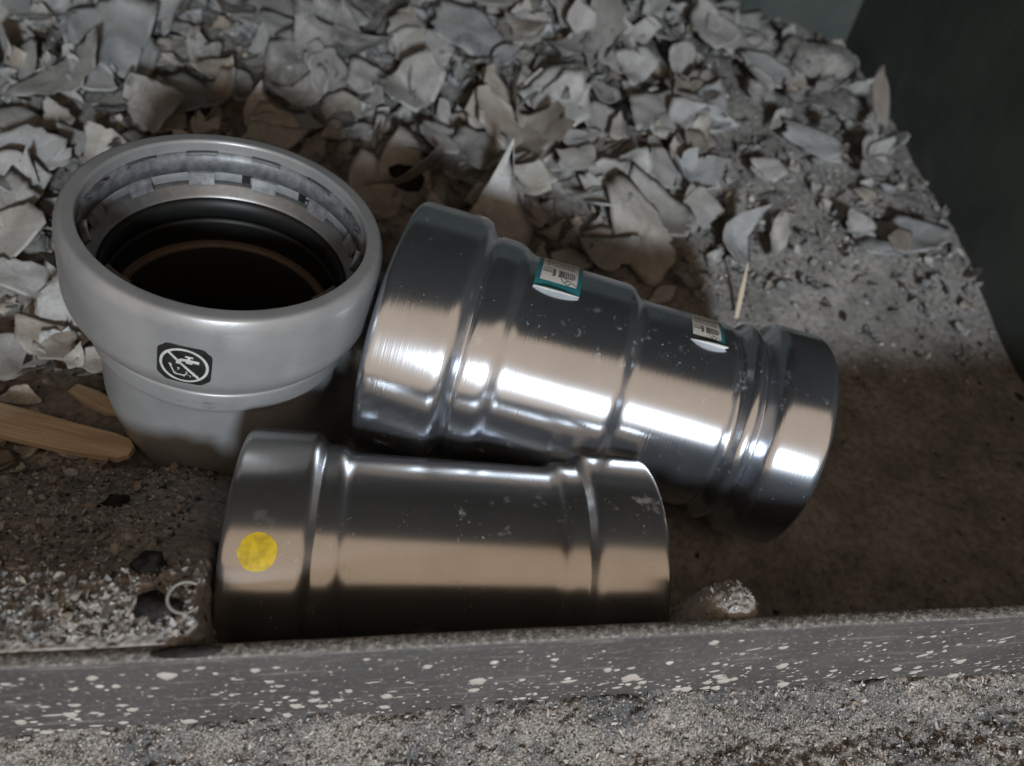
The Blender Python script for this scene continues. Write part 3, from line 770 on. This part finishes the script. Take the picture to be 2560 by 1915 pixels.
while cnt < 248 and tries < 14000:
    tries += 1
    y = .13 + .255 * random.random() ** .8; x = random.uniform(-.22, .235)
    rightish = sstep(np.array(x - .35 * (y - .2)), .06, .14)
    s = (random.uniform(.008, .0165) if cnt < 140 else random.uniform(.004, .008)) * (1 - .55 * float(rightish))
    if y < .20 - .1 * (x < .0) and x > -.04: continue
    if not clear(x, y, s): continue
    p = Vector((x, y, az(x, y) + random.uniform(.002, .010)))
    u, v = to_px(p)
    if not (-60 < u < 2300 and -60 < v < 1000): continue
    if any(math.hypot(x - q[0], y - q[1]) < q[2] * .35 for q in placed): continue
    tone = random.choices(['pale grey', 'bluish grey', 'grey', 'tan', 'brown', 'dark grey', 'beige', 'mauve grey'], [3, 3, 5, 1.6, 1.8, 1.2, 2, .6])[0]
    tl = min(1.1, abs(random.gauss(0, .42))); dr = random.uniform(0, 6.28)
    nrm = Vector((math.sin(tl) * math.cos(dr), math.sin(tl) * math.sin(dr) - .25, math.cos(tl)))
    size = 'tiny' if s < .0045 else 'small' if s < .007 else 'large' if s > .0115 else 'medium-sized'
    put_flake(random.choice(LIB), p + Vector((0, 0, s * .35 * math.sin(min(tl, 1.2)))), nrm, random.uniform(0, 6.28), s, s * random.uniform(.7, 1.1), tone,
              '%s %s %s ash flake %s' % (size, tone, 'upright' if tl > .7 else 'tilted' if tl > .3 else 'flat-lying', zone(u, v)))
    cnt += 1

# scraps nobody could count: small curled sheets in one mesh
LIBA = []
for me_ in LIB:
    co = np.empty(len(me_.vertices) * 3); me_.vertices.foreach_get('co', co)
    LIBA.append((co.reshape(-1, 3), [tuple(p.vertices) for p in me_.polygons]))
def scraps(name, n, sampler, smin, smax, label, dim=1.0):
    V = []; Fc = []; Cc = []; o0 = 0
    for _ in range(n):
        q = sampler()
        if q is None: continue
        x, y, kk = q; s_ = math.exp(random.uniform(math.log(smin), math.log(smax))) * kk
        co, fs_ = random.choice(LIBA)
        A = np.array(Matrix.Rotation(random.uniform(0, 6.28), 3, 'Z') @ Matrix.Rotation(random.gauss(0, .42), 3, 'X') @ Matrix.Rotation(random.gauss(0, .36), 3, 'Y'))
        V.append((co * (s_, s_ * random.uniform(.6, 1.1), s_)) @ A.T + (x, y, az(x, y) + s_ * .35 + .0006))
        Fc += [tuple(i_ + o0 for i_ in p_) for p_ in fs_]; o0 += len(co)
        tone = TONES[random.choices(['pale grey', 'bluish grey', 'grey', 'tan', 'brown', 'dark grey', 'beige'], [3.5, 3, 5, 1.3, 1.6, 2, 2.2])[0]]
        j = random.uniform(.75, 1.2) * dim; Cc.append(np.tile((tone[0] * j, tone[1] * j, tone[2] * j, 1), (len(co), 1)))
    me = mesh(name, np.concatenate(V), Fc, DEBRIS, smooth=True)
    ca = me.color_attributes.new('Col', 'FLOAT_COLOR', 'POINT'); ca.data.foreach_set('color', np.concatenate(Cc).astype('f').ravel())
    return tag(obj(name, me), label, kind='stuff')

# crumbs nobody could count
def crumbs(name, n, sampler, smin, smax, label, flat=.22, zf=None, tw=(4, 3, 5, 1.5, 1.5, 2, .8, 2.5)):
    V = []; Fc = []; Cc = []
    for _ in range(n):
        q = sampler()
        if q is None: continue
        x, y, kk = q
        s = random.uniform(smin, smax) * kk * (1 if random.random() < .85 else 1.7)
        c = Vector((x, y, (zf or az)(x, y) + s * .3))
        A = Matrix.Rotation(random.uniform(0, 6.28), 3, 'Z') @ Matrix.Rotation(random.gauss(0, .6), 3, 'X') @ Matrix.Rotation(random.gauss(0, .6), 3, 'Y')
        m_ = random.choice((4, 5, 5, 6)); el = random.choice((1, 1, 1.5, 2.4)); o0 = len(V)
        for t in range(m_):
            a = 6.283 * t / m_ + random.uniform(-.3, .3); r = s * random.uniform(.6, 1.1); V.append(tuple(c + A @ Vector((r * math.cos(a) * el, r * math.sin(a), random.uniform(-.12, .12) * s))))
        V.append(tuple(c + A @ Vector((0, 0, s * flat * random.uniform(.3, 1))))); V.append(tuple(c + A @ Vector((0, 0, -s * flat * .5))))
        for t in range(m_):
            t2 = (t + 1) % m_; Fc.append((o0 + t, o0 + t2, o0 + m_)); Fc.append((o0 + t2, o0 + t, o0 + m_ + 1))
        tone = TONES[random.choices(['pale grey', 'bluish grey', 'grey', 'tan', 'brown', 'dark grey', 'black', 'beige'], tw)[0]]
        j = random.uniform(.75, 1.25); Cc += [(tone[0] * j, tone[1] * j, tone[2] * j, 1)] * (m_ + 2)
    me = mesh(name, V, Fc, DEBRIS, smooth=False)
    ca = me.color_attributes.new('Col', 'FLOAT_COLOR', 'POINT'); ca.data.foreach_set('color', np.array(Cc, 'f').ravel())
    return tag(obj(name, me), label, kind='stuff')
def samp_heap():
    y = .12 + .27 * random.random() ** .85; x = random.uniform(-.24, .239)
    if x > .03 and y < .185: return None
    if x > .05 and y < .205 and random.random() < .6: return None
    if not clear(x, y, 0): return None
    return x, y, 1.
crumbs('ash_crumbs', 8000, samp_heap, .0003, .0009, 'loose grey and brown ash crumbs between the flakes')
def samp_scrap():
    q = samp_heap()
    if q is None: return None
    x, y, k_ = q
    return x, y, 1 - .5 * float(sstep(np.array(x - .35 * (y - .2)), .05, .13))
scraps('ash_scraps', 2600, samp_scrap, .0018, .0075, 'small curled scraps of burnt paper between the flakes')
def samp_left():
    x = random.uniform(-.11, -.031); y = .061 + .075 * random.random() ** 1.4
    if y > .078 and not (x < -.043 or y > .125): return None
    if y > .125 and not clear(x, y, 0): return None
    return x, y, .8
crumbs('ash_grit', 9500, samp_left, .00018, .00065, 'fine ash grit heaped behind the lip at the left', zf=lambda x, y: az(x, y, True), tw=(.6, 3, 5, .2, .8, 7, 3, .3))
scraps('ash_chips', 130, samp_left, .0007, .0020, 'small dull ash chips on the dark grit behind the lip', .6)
def samp_patch():
    return random.gauss(.0645, .007), random.uniform(.061, .074), 1.
crumbs('ash_grit', 800, samp_patch, .00012, .00032, 'pale ash grit piled in the corner between coupling and lip', zf=lambda x, y: az(x, y, True))
def samp_right():
    x = random.uniform(.07, .239); y = random.uniform(.172, .28)
    if not clear(x, y, 0): return None
    return x, y, .7
crumbs('ash_grit', 3000, samp_right, .0002, .0009, 'fine ash grit right of the reducer')

def samp_sand():
    return random.uniform(-.085, .165), .0560 - .016 * random.random(), 1.
crumbs('mortar_grit', 9000, samp_sand, .00012, .00036, 'coarse mortar grit in front of the steel lip', .9, zf=lambda x, y: float(sand_z(np.array([x]), np.array([y]))[0]))

# ------------------------------------------------------------------ single pieces
def prism(pts2, th, taper=1.0, seg_=10, bend=0.0, wob=.0):
    """splinter along x: list of (x, half width)"""
    v = []; f = []
    for i, (x, hw) in enumerate(pts2):
        t = x / pts2[-1][0] if pts2[-1][0] else 0
        o = bend * t * t; wv = random.uniform(-wob, wob)
        for (a, b) in ((-1, -.8), (1, -1), (1, .8), (.2, 1), (-1, .9)): v.append((x, a * hw + o + wv, b * th / 2 * (.4 + .6 * min(1, hw / .002))))
    n = 5
    for i in range(len(pts2) - 1):
        for q in range(n): q2 = (q + 1) % n; f.append((i * n + q, i * n + q2, (i + 1) * n + q2, (i + 1) * n + q))
    f.append(tuple(range(n))[::-1]); f.append(tuple((len(pts2) - 1) * n + q for q in range(n)))
    return v, f
def lay(name, vf, m, pa, pb, label, cat, group=None, lift=.001, smooth=False):
    o = obj(name, mesh(name, vf[0], vf[1], m, smooth=smooth)); X = (pb - pa).normalized(); Z = Vector((0, 0, 1)); Z = (Z - X * X.dot(Z)).normalized(); Y = Z.cross(X)
    M = Matrix((X, Y, Z)).transposed().to_4x4(); M.translation = pa + Vector((0, 0, lift)); o.matrix_world = M
    return tag(o, label, cat, group)
a, b = ground(-40, 1075), ground(345, 1170); ln = (b - a).length
lay('wood_splinter', prism([(0, .0048), (ln * .3, .0046), (ln * .6, .0043), (ln * .85, .0038), (ln * .95, .0032), (ln, .0014)], .0022, wob=.0002), WOOD, a, b, 'long pale wood splinter in the shade left of the couplings', 'wood splinter', lift=.0065)
a, b = ground(190, 985), ground(305, 1045); ln = (b - a).length
lay('wood_splinter', prism([(0, .0016), (ln * .4, .0026), (ln * .8, .0022), (ln, .001)], .002), WOOD, a, b, 'short wood splinter touching the elbow body', 'wood splinter', lift=.002)
a, b = ground(325, 1080), ground(380, 1135); ln = (b - a).length
lay('wood_splinter', prism([(0, .0014), (ln * .5, .0022), (ln, .0008)], .002), WOOD, a, b, 'small wood chip between long splinter and elbow', 'wood splinter', lift=.002)
a = ground(1840, 795); b = a + Vector((.0015, .010, .018)); ln = (b - a).length
lay('straw', prism([(0, .0007), (ln * .5, .0008), (ln, .0002)], .0008), WOOD, a, b, 'thin straw sticking up behind the narrow end of the reducer', 'straw', lift=0)
a, b = ground(265, 1560), ground(318, 1465); ln = (b - a).length
STICK = plain('weathered_stick', (.17, .165, .155), .7)
lay('ash_stick', prism([(0, .0008), (ln * .5, .0011), (ln * .9, .0005), (ln, .0002)], .0015), STICK, a, b, 'thin pointed grey stick on the ash at the lower left', 'stick', lift=.0012)
# small open curl of swarf
c0 = ground(478, 1528); v = []; f = []
for i in range(25):
    t = R(55) + R(265) * i / 24; r = .0029; c = c0 + Vector((r * math.cos(t), r * math.sin(t) * .85, .0052 + .0008 * math.sin(t)))
    d = Vector((math.cos(t), math.sin(t), 0)); rr = .00030 * (1 if i < 20 else .6)
    for q in range(6): a = 6.283 * q / 6; v.append(c + d * rr * math.cos(a) + Vector((0, 0, rr * math.sin(a))))
for i in range(24):
    for q in range(6): q2 = (q + 1) % 6; f.append((i * 6 + q, i * 6 + q2, i * 6 + 6 + q2, i * 6 + 6 + q))
tag(obj('swarf_curl', mesh('swarf_curl', v, f, STICK)), 'small open ring-shaped curl on the ash beside the coupling end', 'swarf curl')
# lumps
def lump(name, p, s, m, label, cat, sub=3, amp=.35, tone=None):
    bm = bmesh.new(); bmesh.ops.create_icosphere(bm, subdivisions=sub, radius=1)
    o1, o2 = random.uniform(0, 50), random.uniform(0, 50)
    for q in bm.verts:
        d = q.co.normalized(); k_ = 1 + amp * (float(vnoise(np.array(d.x * 1.7 + o1 + d.z), np.array(d.y * 1.7 + o2 - d.z))) - .5) * 2 + amp * .5 * (float(vnoise(np.array(d.x * 6 + o2 + 3 * d.z), np.array(d.y * 6 + o1 + 2 * d.z))) - .5)
        q.co = Vector((d.x * s[0], d.y * s[1], d.z * s[2])) * k_
    me = bpy.data.meshes.new(name); bm.to_mesh(me); bm.free(); me.materials.append(m); me.polygons.foreach_set('use_smooth', [True] * len(me.polygons))
    o = obj(name, me); o.location = p
    if tone: o['tone'] = tone
    return tag(o, label, cat)
g = ground(2020, 180); lump('mortar_lump', g + Vector((0, 0, .004)), (.020, .014, .010), ASH, 'rough tan lump lying in the back right corner', 'lump', 4, .3)
g = ground(985, 455); lump('charcoal_or_hollow', g + Vector((0, 0, .002)), (.012, .008, .006), CHAR, 'black charcoal lump right behind the elbow rim', 'charcoal', 3, .5)
g = ground(1560, 300); lump('charcoal_or_hollow', g + Vector((0, 0, .002)), (.007, .006, .005), CHAR, 'small black charcoal piece in the middle of the heap', 'charcoal', 3, .5)
for (u, v, sc, lb) in ((408, 1525, .9, 'black lump standing in for a shaded hollow beside the ring-shaped curl'), (380, 1425, .8, 'black lump standing in for a shaded hollow right of the stick tip'), (155, 810, .6, 'dark charred crumb left of the elbow body'), (285, 1265, .6, 'dark charred crumb below the wood splinter')):
    g = ground(u, v); lump('charcoal_or_hollow', g + Vector((0, 0, .0005)), (.0042 * sc, .0030 * sc, .0014 * sc), CHAR, lb, 'charcoal', 2, .8)  # the first two are black lumps put in for shaded hollows in the ash
xl = atz(470, 1622, ltop)[0]
lump('char_flake', Vector((xl, plate_y(xl) - .0014, ltop + .0004)), (.0053, .0011, .0009), CHAR, 'flat black charred bit lying on top of the steel lip', 'charcoal', 3, .2)

# look-alikes among the flakes: say which one by its place
from collections import defaultdict
same = defaultdict(list)
for o in list(COL.objects):
    if o.get('group') == GRP: same[o['label']].append(o)
for lb, os_ in same.items():
    if len(os_) > 1:
        os_.sort(key=lambda o: to_px(o.matrix_world.translation)[0])
        names = {2: ('left', 'right'), 3: ('left', 'middle', 'right')}.get(len(os_))
        if names:
            for o, nm in zip(os_, names): o['label'] = lb.replace(' ash flake', ' flake') + ', %s one' % nm
        else:
            nm = ('leftmost', 'second from left', 'third from left', 'fourth from left', 'fifth from left', 'sixth from left', 'seventh from left')
            for i_, o in enumerate(os_): o['label'] = lb.replace(' ash flake', ' flake') + ', ' + (nm[min(i_, 6)] if i_ < len(os_) - 1 else 'rightmost one')
